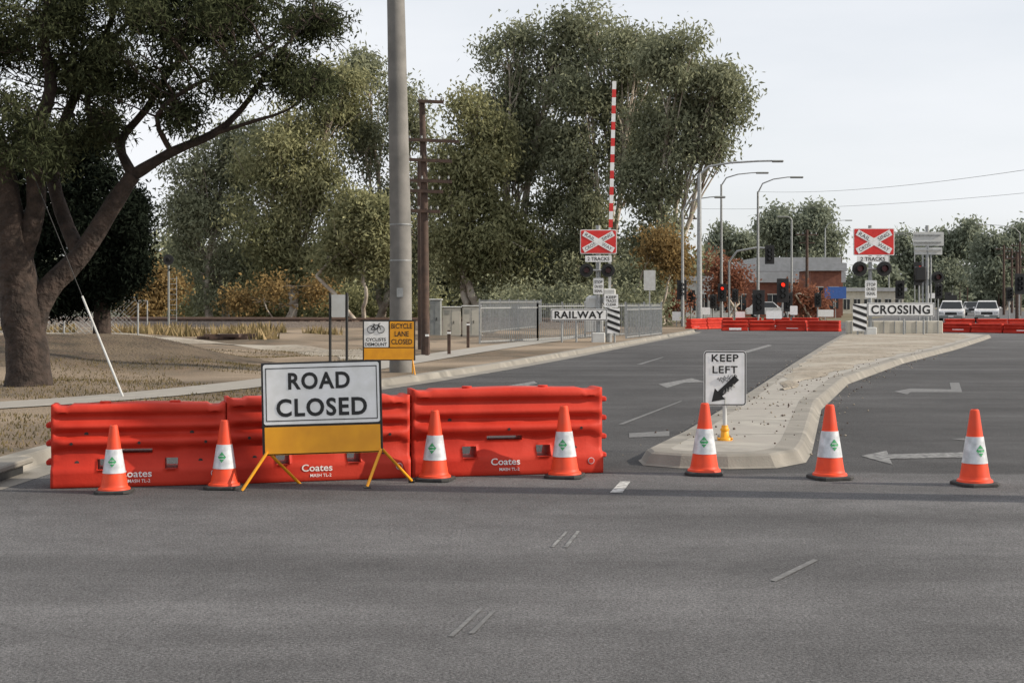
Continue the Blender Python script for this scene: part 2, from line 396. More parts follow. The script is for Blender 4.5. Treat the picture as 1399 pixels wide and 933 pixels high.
for c in ((150,676,.60),(302,670,.62),(593,659,.665),(773,655,.69),(966,651,.70),(1140,657,.71),(1341,666,.70)): cone(*c)

# ---------------------------------------------------------------- water barrier
def barrier(p0,p1,H,mirror=False):
    L=(p1-p0).length; NU=54
    vv=[0,.015,.06,.11,.16,.205,.235,.27,.305,.335,.37,.40,.425,.45,.48,.51,.54,.57,.60,.63,.66,.69,.72,.75,.78,.81,.84,.87,.90,.925,.95,.97,.985,1]
    tt=dict(v=[0,.015,.205,.235,.335,.40,.45,.50,.54,.58,.61,.66,.70,.74,.77,.83,.87,.90,.95,.985,1],
            t=[.2,.21,.21,.19,.155,.145,.145,.19,.20,.19,.125,.12,.18,.19,.165,.125,.14,.18,.185,.17,.15])
    NV=len(vv)-1
    def th(u,v):
        t=float(np.interp(v,tt['v'],tt['t']))
        e=min(u,1-u)/.05
        if v>.24 and e<1: t=t*e+.165*(1-e)
        if .58<v<.69: t-=.012*max(0,math.sin(u*math.pi*7))**.5*(1 if .08<u<.92 else 0)
        if .24<v<.45: t-=.014*max(0,math.cos(u*math.pi*6))
        return t
    def topz(u,v):
        z=v*H
        if v>.9: z-=.02*(1 if (.02<u<.10 or .90<u<.98) else 0)+.006*math.sin(u*9)
        return z
    holes=[(.25,.34,5,9),(.39,.575,11,13),(.64,.73,5,9)]
    def hole(i,j):
        for a0,b0,j0,j1 in holes:
            if round(a0*NU)<=i<round(b0*NU) and j0<=j<j1: return True
        return False
    a=MB(); vs=[]
    for side in(-1,1):
        for i in range(NU+1):
            for j in range(NV+1):
                u=i/NU; vs.append(((u-.5)*L*.99,side*th(u,vv[j]),topz(u,vv[j])+.004))
    W=NV+1; S=(NU+1)*W; idx=lambda s,i,j:s*S+i*W+j
    fs=[];tun=[]
    for i in range(NU):
        for j in range(NV):
            if hole(i,j):
                if not hole(i-1,j): tun.append((idx(0,i,j),idx(0,i,j+1),idx(1,i,j+1),idx(1,i,j)))
                if not hole(i+1,j): tun.append((idx(0,i+1,j),idx(1,i+1,j),idx(1,i+1,j+1),idx(0,i+1,j+1)))
                if not hole(i,j-1): tun.append((idx(0,i,j),idx(1,i,j),idx(1,i+1,j),idx(0,i+1,j)))
                if not hole(i,j+1): tun.append((idx(0,i,j+1),idx(0,i+1,j+1),idx(1,i+1,j+1),idx(1,i,j+1)))
                continue
            fs.append((idx(0,i,j),idx(0,i+1,j),idx(0,i+1,j+1),idx(0,i,j+1)))
            fs.append((idx(1,i,j),idx(1,i,j+1),idx(1,i+1,j+1),idx(1,i+1,j)))
    for i in range(NU): fs.append((idx(0,i,NV),idx(0,i+1,NV),idx(1,i+1,NV),idx(1,i,NV)))
    for j in range(NV):
        fs.append((idx(0,0,j),idx(0,0,j+1),idx(1,0,j+1),idx(1,0,j)))
        fs.append((idx(0,NU,j),idx(1,NU,j),idx(1,NU,j+1),idx(0,NU,j+1)))
    k=a.mi('plastic'); o=len(a.v); a.v+=vs
    for f in fs: a.f.append(tuple(x+o for x in f)); a.m.append(k); a.sm.append(True)
    for f in tun: a.f.append(tuple(x+o for x in f)); a.m.append(k); a.sm.append(False)
    for z in(.2,.42,.64,.86):
        a.box((L/2+.02,0,z*H),(.075,.2,.05),'plastic',bev=.012)
    for z in(.3,.53,.75):
        a.box((-L/2-.015,0,z*H),(.06,.18,.05),'plastic',bev=.012)
    for u in(.12,.5,.88):
        a.disk(((u-.5)*L,-th(u,.54)-.003,.535*H),.014,.01,'black',12)
    for u,v in((.2,.64),(.8,.64),(.15,.3),(.85,.3)): a.disk(((u-.5)*L,-th(u,v)-.003,v*H),.02,.01,'rubber',12)
    for u in(.3,.7): a.tube((( u-.5)*L,0,H),((u-.5)*L,0,H+.022),.05,'plastic',n=16)
    a.disk(((.93-.5)*L,-.216,.15*H),.032,.01,'sleeve',18); a.disk(((.93-.5)*L,-.218,.15*H),.026,.01,'plastic',18)
    a.text('Coates',(.48-.5)*L,.165*H,.29,.066,-.216,'white',.012)
    a.text('MASH TL-2',(.5-.5)*L,.075*H,.2,.03,-.216,'white',.008)
    c=(p0+p1)/2; d=p1-p0; an=math.atan2(d.y,d.x)
    nrm=Vector((-math.sin(an),math.cos(an),0)); c=c+nrm*.21
    return a.build('water_filled_barrier',(c.x,c.y,0),(0,0,an))
A=G(68,668);B=G(310,662);C=G(563,653);D=G(826,646)
barrier(A,B,.755);barrier(B,C,.80);barrier(C,D,.845)

# ---------------------------------------------------------------- ROAD CLOSED sign
s=MB(); w=1.09
s.box((0,0,.74),(w,.03,.835),'black',bev=.008)
s.plate(-w/2+.02,w/2-.02,.595,1.14,-.021,.006,'white',.02)
for (x0,x1,z0,z1) in((-w/2+.04,w/2-.04,1.10,1.108),(-w/2+.04,w/2-.04,.625,.633),(-w/2+.04,-w/2+.048,.633,1.10),(w/2-.048,w/2-.04,.633,1.10)):
    s.plate(x0,x1,z0,z1,-.024,.004,'black')
s.text('ROAD',-.02,.985,.56,.155,-.025,'black',.028,1.12)
s.text('CLOSED',0.0,.745,.82,.165,-.025,'black',.028,1.12)
s.plate(-w/2+.025,w/2-.02,.332,.573,-.022,.006,'yellow',.004)
for sx,fx,bx in((-.5,-.72,-.26),(.53,.40,.78)):
    s.tube((sx,-.03,.35),(fx,-.12,.02),.014,'yellow',n=8); s.tube((sx,.03,.35),(bx,.42,.02),.014,'yellow',n=8)
    s.tube((fx-.03,-.13,.014),(fx+.03,-.11,.014),.012,'rubber',n=8); s.tube((bx-.03,.42,.014),(bx+.03,.42,.014),.012,'rubber',n=8)
s.box((0,.02,.335),(w-.02,.035,.035),'yellow')
p=G(443,668); so=s.build('road_closed_sign',(p.x,p.y,0),(math.radians(-3),math.radians(-1.6),math.radians(2)))

# ---------------------------------------------------------------- keep left sign
s=MB()
s.tube((0,.02,.145),(0,.02,.62),.024,'lgrey'); s.path([(0,.02,.13),(0,.02,.165),(0,.02,.17),(0,.02,.30)],[.085,.085,.05,.036],'yellow',n=14)
s.box((0,.02,.155),(.17,.13,.02),'yellow',bev=.006); s.tube((0,.02,.24),(0,.02,.262),.05,'yellow',n=12)
for x,y in((-.065,-.02),(.065,-.02),(.065,.06),(-.065,.06)): s.tube((x,y,.16),(x,y,.185),.012,'galv',n=6)
zt=1.135;zb=.52;hw=.237
s.plate(-hw,hw,zb,zt,0,.006,'white',.035)
def ring(s,x0,x1,z0,z1,r,t,y,m):
    o=[];i=[]
    for (L_,rr,dd) in((o,r,0),(i,r-t,t)):
        for (cx,cz,a0) in((x1-r,z0+r,-90),(x1-r,z1-r,0),(x0+r,z1-r,90),(x0+r,z0+r,180)):
            for k in range(5):
                a_=math.radians(a0+k*22.5); L_.append((cx+rr*math.cos(a_),y,cz+rr*math.sin(a_)))
    n=len(o); s.add(o+i,[(k,(k+1)%n,n+(k+1)%n,n+k) for k in range(n)],m)
ring(s,-hw+.006,hw-.006,zb+.006,zt-.006,.032,.012,-.003,'black')
s.text('KEEP',0,1.055,.30,.082,-.004,'black',.02,1.1); s.text('LEFT',0,.925,.28,.082,-.004,'black',.02,1.1)
dv=Vector((-.72,-.69)).normalized(); nv=Vector((-dv.y,dv.x)); tip=Vector((-.15,.565))
arr=[tip,tip-dv*.13+nv*.085,tip-dv*.125+nv*.036,tip-dv*.39+nv*.036,tip-dv*.39-nv*.036,tip-dv*.125-nv*.036,tip-dv*.13-nv*.085]
s.add([(q.x,-.004,q.y) for q in arr],[(0,1,6),(2,3,4,5)],'black')
random.seed(3)
gp=[(-.09+.014*i,-.006,.815+.025*math.sin(i*2.3)+.003*i) for i in range(17)]
s.path(gp,[.0035]*len(gp),'black',n=4)
gp=[(-.05+.012*i,-.006,.79+.02*math.sin(i*1.7+1)+.003*i) for i in range(14)]
s.path(gp,[.003]*len(gp),'black',n=4)
gp=[(-.02+.01*i,-.006,.66+.03*math.sin(i*1.9)+.007*i) for i in range(14)]
s.path(gp,[.0035]*len(gp),'lgrey',n=4)
s.box((0,.014,.9),(.3,.012,.03),'galv'); s.box((0,.014,.64),(.3,.012,.03),'galv')
p=G(991,619); s.build('keep_left_sign',(p.x,p.y,0.012),(0,0,math.radians(-2)))

# ---------------------------------------------------------------- cyclists sign
def board_ring(s,x,z,r,y,m='black',t=.012,n=18):
    pts=[(x+r*math.cos(2*math.pi*k/n),y,z+r*math.sin(2*math.pi*k/n)) for k in range(n+1)]
    s.path(pts,[t/2]*len(pts),m,n=4,cap=False)
s=MB(); k=1/64.8
X0,X1=-36*k,36*k; zt=1.7-(447-412)*k; zm=1.7-(484-412)*k; zb=1.7-(501-412)*k
s.box(((X0+X1)/2,0,(zt+zb)/2),(X1-X0,.03,zt-zb+.02),'black',bev=.006)
s.plate(X0+.03,-.01,zm+.01,zt-.02,-.022,.006,'white',.01)
s.plate(.02,X1-.03,zm+.01,zt-.02,-.022,.006,'yellow',.01)
s.plate(X0+.03,X1-.03,zb+.01,zm-.01,-.022,.006,'yellow',.004)
s.text('CYCLISTS',-.275,zm+.17,.42,.07,-.026,'black',.02); s.text('DISMOUNT',-.275,zm+.07,.46,.07,-.026,'black',.02)
for i,tx in enumerate(('BICYCLE','LANE','CLOSED')): s.text(tx,.27,zt-.115-i*.165,.44 if i!=1 else .3,.11,-.026,'black',.018)
bz=zt-.16
board_ring(s,-.38,bz-.03,.075,-.028);board_ring(s,-.17,bz-.03,.075,-.028)
for q in(((-.38,bz-.03),(-.32,bz+.06)),((-.32,bz+.06),(-.21,bz+.06)),((-.27,bz-.03),(-.21,bz+.06)),((-.38,bz-.03),(-.27,bz-.03)),((-.32,bz+.04),(-.27,bz-.03)),((-.17,bz-.03),(-.22,bz+.09)),((-.22,bz+.09),(-.18,bz+.1)),((-.34,bz+.08),(-.29,bz+.08))):
    s.tube((q[0][0],-.028,q[0][1]),(q[1][0],-.028,q[1][1]),.008,'black',n=4)
for sx,fx in((-.52,-.6),(.5,.56)):
    s.tube((sx,-.02,zb),(fx,-.15,.02),.014,'yellow',n=6); s.tube((sx,.02,zb),(fx-.1,.45,.02),.014,'yellow',n=6)
p=G(532,522); s.build('cyclists_dismount_sign',(p.x,p.y,.14))
s=MB(); 
s.tube((-.17,0,0),(-.17,0,1.78),.028,'black'); s.tube((.17,0,0),(.17,0,1.78),.028,'black')
s.plate(-.2,.2,1.28,1.74,.03,.006,'lgrey',.03); s.plate(-.14,.14,1.28,1.74,-.036,.004,'lgrey',.02)
s.box((0,0,1.6),(.34,.03,.03),'galv')
p=P(463,500,29); s.build('path_sign',(p.x,p.y,.1))

# ---------------------------------------------------------------- poles
s=MB(); b=G(548,516)
s.path([(0,0,0),(0,0,3),(-.1,0,8),(-.22,0,13)],[.255,.24,.20,.17],'pole',n=20)
for z in(1.2,2.6,3.4): s.path([(0,0,z),(0,0,z+.03)],[.247,.247],'galv',n=20)
s.box((.0,-.25,1.9),(.14,.02,.2),'galv'); s.build('concrete_pole',b)
s=MB(); b=G(582,491)
kk=b.y/F
s.path([(0,0,0),(-2*kk,0,5),(-5*kk,0,EH+(412-137)*kk)],[.13,.11,.085],'wood',n=10)
for (x0,x1,y) in((572,607,140),(555,628,193),(557,618,220),(560,618,248),(558,606,262),(560,602,289)):
    z=EH+(412-y)*kk; s.box((((x0+x1)/2-582)*kk,-.12,z),((x1-x0)*kk,.09,.09),'wood',rot=Matrix.Rotation(.04,3,'Y'))
    for t in(.08,.3,.7,.92):
        xx=(x0+(x1-x0)*t-582)*kk; s.path([(xx,-.12,z+.04),(xx,-.12,z+.09),(xx,-.12,z+.12),(xx,-.12,z+.15)],[.012,.035,.02,.03],'galv',n=8)
s.build('telegraph_pole',b)
s=MB(); b=P(576,440,46); s.path([(0,0,-.3),(-.05,0,6.3)],[.11,.08],'wood'); s.build('telegraph_pole',(b.x,b.y,0))
s=MB(); b=G(173,553); s.path([b,P(113,405,24.5)],[.020,.018],'lgrey',n=8); s.path([P(113,405,24.5),P(-10,100,25.0)],[.007,.007],'black',n=5); s.build('guy_wire')
# timber pole outside the frame (casts the long thin shadow over the road)
s=MB(); s.path([(0,0,0),(0,0,12.5)],[.24,.17],'wood',n=12); s.box((0,0,11.8),(.1,1.2,.1),'wood'); 
for y in(-.5,.5): s.path([(0,y,11.85),(0,y,12.0)],[.03,.04],'galv',n=8)
s.build('telegraph_pole',(9.5,11.6,0))

# ---------------------------------------------------------------- railway crossing signals
def xing(px,Y,k,name,boom=False):
    s=MB(); f=F/Y; z=lambda py:EH-(py-412)/f; x=lambda q:(q-px)/f
    s.tube((0,.1,0),(0,.1,z(300 if boom else 308)),.09,'galv',n=12)
    s.box((0,.1,.25),(.5,.5,.5),'lgrey',bev=.03)
    return s,f,z,x
def crossbuck(s,x0,x1,zl,zh,y,f):
    s.plate(x0,x1,zl,zh,y,.03,'white',.06); e=1.1/f; s.plate(x0+e,x1-e,zl+e,zh-e,y-.012,.006,'red',.05)
    cx=(x0+x1)/2;cz=(zl+zh)/2; W=(x1-x0);Hh=(zh-zl); an=math.atan2(Hh*.70,W*.82); Ln=math.hypot(W*.82,Hh*.70); wd=.15*W
    for sg,yy in((1,-.02),(-1,-.024)):
        R=Matrix.Rotation(-sg*an,3,'Y'); s.box((cx,y+yy,cz),(Ln,.003,wd),'white',rot=R)
    for (sg,words) in((1,('CROS','SING')),(-1,('RAIL','WAY'))):
        for j,t in enumerate(words):
            q=(-1 if j==0 else 1)*Ln*.28; s.text(t,cx+q*math.cos(an),cz+sg*q*math.sin(an),Ln*.32,wd*.62,y-.032,'black',.0,rot=sg*an)
def lights(s,xs,zc,r,y,f):
    for xx in xs:
        s.disk((xx,y,zc),r,.03,'black',24); s.disk((xx,y-.03,zc),r*.42,.03,'redlens',16)
        s.path([(xx,y-.0,zc+.0),(xx,y-.22,zc+.02)],[r*.5,r*.46],'black',n=16,cap=False)
        s.box((xx,y+.12,zc),(r*.9,.2,r*.9),'black',bev=.04)
    s.tube((xs[0],y+.12,zc),(xs[-1],y+.12,zc),.04,'galv')
def chevron(s,x0,x1,z0,z1,y,m1='white'):
    s.plate(x0,x1,z0,z1,y,.02,m1); n=4; w=x1-x0; st=(z1-z0)/n
    for i in range(n):
        a0=z0+i*st
        pts=[(x0,y-.01,min(z1,a0+st*.75)),(x0,y-.01,min(z1,a0+st*1.25)),(x1,y-.01,max(z0,a0+st*.5)),(x1,y-.01,max(z0,a0))]
        s.poly(pts[::-1],'black')
Yl=55.0; s,f,z,x=xing(818,Yl,0,'')
crossbuck(s,x(793),x(843),z(347),z(314),-.06,f)
s.plate(x(800),x(836),z(358),z(349.5),-.06,.02,'white'); s.text('2 TRACKS',0,z(353.8),30/f,5/f,-.07,'black',.02)
lights(s,(x(801.5),x(831)),z(369.5),9.3/f,-.14,f)
s.plate(x(811),x(825),z(402),z(380),-.06,.02,'white',.04)
for i,t in enumerate(('SIGNAL','ON RED','STOP')): s.text(t,0,z(397.5-i*6),11/f,4/f,-.07,'black',.02)
s.plate(x(826),x(845),z(420),z(402),-.02,.02,'white',.03)
for i,t in enumerate(('KEEP','TRACKS','CLEAR')): s.text(t,x(835.5),z(406+i*5),14/f,3.7/f,-.03,'black',.02)
s.plate(x(753),x(830),z(438),z(422),-.10,.03,'white'); s.plate(x(754),x(829),z(437.2),z(422.8),-.108,.004,'black'); s.plate(x(754.8),x(828.2),z(436.4),z(423.6),-.114,.004,'white')
s.text('RAILWAY',x(791.5),z(430),67/f,10/f,-.12,'black',.03,1.1)
chevron(s,x(830),x(847),z(455),z(421),-.10)
for q in(768,788,840): s.tube((x(q),-.04,0),(x(q),-.04,z(425)),.04,'galv')
s.box((x(813),.35,z(414)),(.65,.4,.6),'lgrey',bev=.12)
q0=Vector((x(833),.25,z(405)));q1=Vector((x(840.5),.25,z(110)));n=18
for i in range(n):
    a0=q0.lerp(q1,.32+.68*i/n);a1=q0.lerp(q1,.32+.68*(i+1)/n)
    s.box((a0+a1)/2,(.15,.05,(a1-a0).length),'red' if i%2==0 else 'white',rot=Matrix.Rotation(math.atan2(q1.x-q0.x,q1.z-q0.z),3,'Y'))
s.box(q0.lerp(q1,.16),(.1,.06,(q1-q0).length*.32),'lgrey'); s.box(q0,(.5,.5,.6),'lgrey',bev=.05); s.tube((q0.x,.25,0),q0,.12,'galv')
s.build('railway_crossing_signal',(((818-700)/F*Yl),Yl,0.0))
Yr=66.5; s,f,z,x=xing(1190,Yr,0,'')
crossbuck(s,x(1166),x(1222),z(349),z(312),-.06,f)
s.plate(x(1171),x(1214),z(358),z(349.8),-.06,.02,'white'); s.text('2 TRACKS',x(1192.5),z(354),1.15,.18,-.07,'black',.02)
lights(s,(x(1174),x(1207.5)),z(367.5),.35,-.14,f)
s.plate(x(1182),x(1198),z(407),z(383),-.06,.02,'white',.04)
for i,t in enumerate(('STOP','ON RED','SIGNAL')): s.text(t,0,z(389+i*6),.42,.15,-.07,'black',.02)
s.plate(x(1184.5),x(1276),z(432.5),z(413.5),-.10,.03,'white'); s.plate(x(1185.3),x(1275),z(431.7),z(414.3),-.108,.004,'black'); s.plate(x(1186.1),x(1274.2),z(430.9),z(415.1),-.114,.004,'white')
s.text('CROSSING',x(1230),z(423),2.75,.42,-.12,'black',.03,1.1)
chevron(s,x(1165),x(1184),z(452),z(415),-.10)
for q in(1172,1235,1262): s.tube((x(q),-.04,0),(x(q),-.04,z(418)),.045,'galv')
s.build('railway_crossing_signal',(((1190-700)/F*Yr),Yr,0.0))
Yb=70.0; s,f,z,x=xing(1268,Yb,0,'')
s.plate(x(1248),x(1290),z(336),z(317),0,.03,'lgrey',.05); s.plate(x(1250),x(1288),z(348),z(338),0.02,.03,'lgrey',.02)
for zz in(321,331,342): s.box((0,-.03,z(zz)),(1.3,.05,.06),'galv')
lights(s,(x(1257),x(1282)),z(379),.30,.05,f)
s.box((x(1257),-.1,z(374)),(.5,.35,.7),'black',bev=.05)
s.tube((x(1262),.1,z(440)),(x(1262),.1,z(340)),.05,'galv'); s.tube((x(1273),.1,z(440)),(x(1273),.1,z(340)),.05,'galv')
s.build('railway_crossing_signal',(((1268-700)/F*Yb),Yb,0.0))
s=MB(); s.box((0,0,.38),(4.6,.35,.62),'beige',bev=.03)
for i in range(9): s.box((-2.1+i*.52,-.19,.38),(.04,.03,.6),'galv')
s.build('crash_barrier',((1222-700)/F*68.5,68.5,.08))

# ---------------------------------------------------------------- fences, cabinets
def fence(p0,p1,h,name='steel_fence',pitch=.14,z0=.08):
    s=MB(); d=p1-p0; L=d.length; n=int(L/pitch)
    for i in range(n+1):
        q=p0+d*(i/n); s.box((q.x,q.y,z0+h/2),(.03,.03,h),'galv')
    m=max(1,int(L/2.4))
    for i in range(m+1):
        q=p0+d*(i/m); s.box((q.x,q.y,z0+h/2+.03),(.075,.075,h+.06),'galv')
    R=Matrix.Rotation(math.atan2(d.y,d.x),3,'Z'); c=(p0+p1)/2
    for zz in(.12,h-.12): s.box((c.x,c.y,z0+zz),(L,.03,.05),'galv',rot=R)
    return s.build(name)
fence(G(656,474),G(735,470),1.5); fence(G(735,470),G(904,459),1.55,pitch=.2); fence(G(856,467),G(904,461),1.4,pitch=.2)
fence(Vector((-1.6,70,0)),Vector((1.8,88,0)),1.7,pitch=.2)
def chain(p0,p1,h):
    s=MB(); d=p1-p0; L=d.length; m=int(L/2.5)
    for i in range(m+1):
        q=p0+d*(i/m); s.tube((q.x,q.y,0),(q.x,q.y,h),.035,'galv',n=6)
    s.tube(p0+Vector((0,0,h)),p1+Vector((0,0,h)),.02,'galv',n=5)
    n=int(L/.22)
    for i in range(n):
        a0=p0+d*(i/n)
        for sg in(1,-1):
            b0=a0+d.normalized()*h*sg
            if 0<=(b0-p0).dot(d)/L<=L: s.path([a0+Vector((0,0,.05)),b0+Vector((0,0,h))],[.009,.009],'galv',n=3,cap=False)
    s.build('chain_link_fence')
chain(Vector((-22,52,.1)),Vector((-14.2,54,.1)),1.75); chain(Vector((-34,74,0)),Vector((-20,78,0)),1.75)
def cabinet(px,py,w,h,d=.9,m='beige'):
    p=G(px,py); s=MB(); s.box((0,0,h/2),(w,d,h),m,bev=.03); s.box((0,0,h+.03),(w+.1,d+.1,.06),'lgrey',bev=.02)
    s.box((0,0,.05),(w+.15,d+.15,.1),'conc'); s.box((0,-d/2-.006,h*.52),(.015,.01,h*.85),'grey'); s.box((w*.12,-d/2-.02,h*.5),(.03,.03,.14),'black')
    for i in range(4): s.box((-w*.25,-d/2-.005,h*.78+i*.05),(w*.28,.01,.02),'grey')
    s.build('signal_cabinet',(p.x,p.y,.06))
cabinet(618,462,.85,1.35); cabinet(645,462,.85,1.4); cabinet(596,463,.5,1.7,m='grey'); cabinet(210,438,1.2,1.7,m='lgrey'); cabinet(812,457,.9,1.6,m='lgrey')
for (px,py,h) in((614,490,.75),(640,480,.9),(584,492,.7)):
    p=G(px,py); s=MB(); s.box((0,0,h/2),(.1,.1,h),'wood',bev=.01); s.box((0,0,h-.08),(.105,.105,.06),'white'); s.build('bollard',(p.x,p.y,.1))
Y=90;s=MB();f=F/Y;s.tube((0,0,0),(0,0,EH+60/f),.07,'grey');s.disk((0,-.1,EH+57/f),.34,.04,'black',20);s.box((0,.05,EH+57/f),(.3,.25,.6),'black',bev=.03);s.path([(0,-.12,EH+57/f),(0,-.35,EH+57/f)],[.13,.12],'black',n=12,cap=False)
for i in range(9): s.box((.3,0,.5+i*.33),(.4,.02,.03),'galv')
s.tube((.5,0,0),(.5,0,3.3),.02,'galv'); s.build('rail_signal',((231-700)/F*Y,Y,0))
def rl(t,off): 
    a0=Vector((-140,116,0));b0=Vector((60,78,0)); d=(b0-a0).normalized(); n=Vector((-d.y,d.x,0)); return a0+d*t+n*off
s=MB();
for off in(0,4.2):
    T=148
    pr=[(-2.6,-.02),(-1.5,.42),(1.5,.42),(2.6,-.02)]
    vs=[]
    for t in range(0,T+1,4):
        for o,zz in pr: q=rl(t,off+o); vs.append((q.x,q.y,zz))
    s.add(vs,[(4*i+k,4*i+k+1,4*i+k+5,4*i+k+4) for i in range(T//4) for k in range(3)],'ballast')
    R=Matrix.Rotation(math.atan2(-38,200),3,'Z')
    for t in range(0,int(T/.7)): s.box(rl(t*.7,off)+Vector((0,0,.44)),(.22,2.4,.1),'wood',rot=R)
    for o in(-.75,.75):
        s.path([rl(0,off+o)+Vector((0,0,.57)),rl(T,off+o)+Vector((0,0,.57))],[.07,.07],'rail',n=6)
s.build('railway_track')
s=MB()
for off in(0,4.2):
    for o in(-.75,.75):
        q0=rl(152,off+o);q1=rl(215,off+o); s.path([q0+Vector((0,0,-.045)),q1+Vector((0,0,-.045))],[.07,.07],'rail',n=6)
s.build('railway_track')
s=MB(); random.seed(2)
for i in range(7): s.box((random.uniform(-.5,.5),random.uniform(-.4,.4),.08+.09*(i//4)),(1.5,.2,.11),'wood',rot=Matrix.Rotation(random.uniform(-.3,.3),3,'Z'))
p=G(308,470); s.build('sleeper_stack',(p.x,p.y,landz(p.x,p.y)))

# ---------------------------------------------------------------- far barriers, street lamps, traffic lights, building, cars
def farbarrier(pts,h=.9):
    s=MB()
    for i in range(len(pts)-1):
        p0=Vector(pts[i]);p1=Vector(pts[i+1]); d=p1-p0; n=max(1,round(d.length/2.05)); R=Matrix.Rotation(math.atan2(d.y,d.x),3,'Z')
        for j in range(n):
            c=p0+d*((j+.5)/n); c.y+=random.uniform(-.12,.12); ll=d.length/n*.93
            for (zz,w,hh) in((.12,.5,.24),(.34,.36,.18),(.52,.42,.16),(.68,.32,.14),(.82,.38,.14)): s.box((c.x,c.y,zz*h/.9),(ll,w,hh*h/.9),'plastic',rot=R,bev=.03)
            if j%2==0: s.box((c.x,c.y-.27,.12),(.7,.02,.12),'white',rot=R)
    s.build('water_filled_barrier')
def G2(px,py): v=G(px,py); return (v.x,v.y,0)
farbarrier([G2(940,450.5),G2(985,449)],.66); farbarrier([G2(985,452),G2(1060,452),G2(1150,453)],.62); farbarrier([G2(965,447.5),G2(1120,448)],.66); farbarrier([G2(1285,453.5),G2(1420,456)],.5); farbarrier([G2(1290,449),G2(1420,449)],.62)
def lamp(px,Y,ytop,tip,m='galv',r=.1,double=None):
    s=MB(); f=F/Y; zt=EH+(412-ytop)/f; s.path([(0,0,0),(0,0,zt)],[r*1.3,r*.8],m,n=10)
    L=[tip] if double is None else [tip,double]
    for (tx,ty) in L:
        dx=(tx-px)/f; tz=EH+(412-ty)/f
        pts=[(0,0,zt-.1),(dx*.12,0,zt+(tz-zt)*.55),(dx*.4,0,zt+(tz-zt)*.85),(dx*.75,0,tz-.02),(dx*.93,0,tz)]
        s.path(pts,[r*.6,r*.5,r*.45,r*.4,r*.4],m,n=8)
        s.box((dx,0,tz-.03),(.75 if Y<100 else 1.0,.3,.14),'grey',bev=.05)
    s.build('street_lamp',((px-700)/F*Y,Y,0))
lamp(956,92,237,(1063,220),r=.15); lamp(986,112,252,(1042,236)); lamp(1036,108,262,(1089,242)); lamp(933,95,288,(984,269),r=.09)
lamp(1128,200,312,(1160,301)); lamp(1082,130,300,(1070,296)); lamp(1394,230,318,(1340,307)); lamp(1250,260,330,(1228,320)); lamp(1215,240,325,(1240,318)); lamp(1385,330,345,(1355,338)); lamp(1302,380,352,(1318,346))
for (px,Y,yt) in((1103,140,314),(933,110,290),(1390,130,346),(1372,180,335),(1383,210,340),(1365,280,350),(1322,300,355),(1150,260,350),(1378,340,352),(1394,170,330),(1312,400,368),(1370,420,362)):
    s=MB(); f=F/Y; zt=EH+(412-yt)/f; s.path([(0,0,0),(0,0,zt)],[.18,.13],'wood',n=8)
    s.box((0,0,zt-.5),(2.2,.12,.12),'wood'); s.box((0,0,zt-1.3),(1.6,.12,.12),'wood')
    for q in(-.9,-.4,.4,.9): s.tube((q,0,zt-.44),(q,0,zt-.25),.05,'galv',n=6)
    s.build('telegraph_pole',((px-700)/F*Y,Y,0))
def tsignal(px,yc,Y,lit=None,base=True,s_=1,arm=None):
    s=MB(); f=F/Y; zc=EH+(412-yc)/f
    s.tube((0,.15,0 if not arm else zc-.6),(0,.15,zc+.6),.06,'galv')
    s.box((0,.02,zc),(.72*s_,.02,1.45*s_),'black',bev=.008); s.box((0,.14,zc),(.36*s_,.2,1.05*s_),'black',bev=.03)
    for i,cc in enumerate(('redlens','grey','grey')):
        zz=zc+(.34-.34*i)*s_; s.disk((0,-.01,zz),.13*s_,.02,'lit' if (i==0 and lit) else 'glass',14)
        s.path([(0,0,zz+.02),(0,-.25,zz+.03)],[.15*s_,.14*s_],'black',n=12,cap=False)
    if arm: 
        dx=arm/f; s.path([(dx,.15,0),(dx,.15,zc-.6),(dx*.8,.15,zc+.3),(dx*.3,.15,zc+.6),(0,.15,zc+.5)],[.09]*5,'galv')
    s.build('traffic_light',((px-700)/F*Y,Y,0))
lm=bpy.data.materials.new('lit_red'); lm.use_nodes=True; bb=lm.node_tree.nodes['Principled BSDF']; bb.inputs['Base Color'].default_value=(.8,.02,.01,1); bb.inputs['Emission Color'].default_value=(1,.03,.01,1); bb.inputs['Emission Strength'].default_value=1.5; M['lit']=lm
for (px,yc,Y,l,sc,arm) in((1070,397,95,True,1.1,None),(932,396,95,False,.9,None),(1037,413,92,False,1.1,None),(987,400,105,True,.9,None),(1257,374,98,True,1.1,None),(1230,396,100,False,.9,None),(1052,348,120,False,1.1,-55),(945,407,120,False,.9,None),(1394,388,110,False,1.1,None),(1283,398,110,False,.8,None),(1077,413,98,False,.9,None),(975,412,118,False,.8,None),(1296,409,130,False,.9,None),(1118,410,118,False,.8,None),(1005,404,125,False,.8,None),(1380,402,120,False,.8,None)): tsignal(px,yc,Y,l,s_=sc,arm=arm)
M['bluep']=mat('sign_blue',(.04,.12,.4),.5)
for (px,yc,w,h,Y,m) in((888,383,.7,1.2,85,'lgrey'),(1058,430,1.0,.5,90,'white'),(1300,407,1.0,.5,120,'black'),(1085,424,.5,.6,95,'white'),(1012,432,.6,.6,93,'white'),(962,425,.9,.5,98,'white'),(1128,428,1.4,.6,120,'white'),(1142,400,2.2,1.2,145,'bluep'),(925,432,.6,.6,95,'white'),(1278,404,1.2,.5,140,'white')):
    s=MB(); f=F/Y; zc=EH+(412-yc)/f; s.tube((0,.05,0),(0,.05,zc+h/2),.04,'galv'); s.plate(-w/2,w/2,zc-h/2,zc+h/2,0,.02,m,.05); s.build('traffic_sign',((px-700)/F*Y,Y,0))
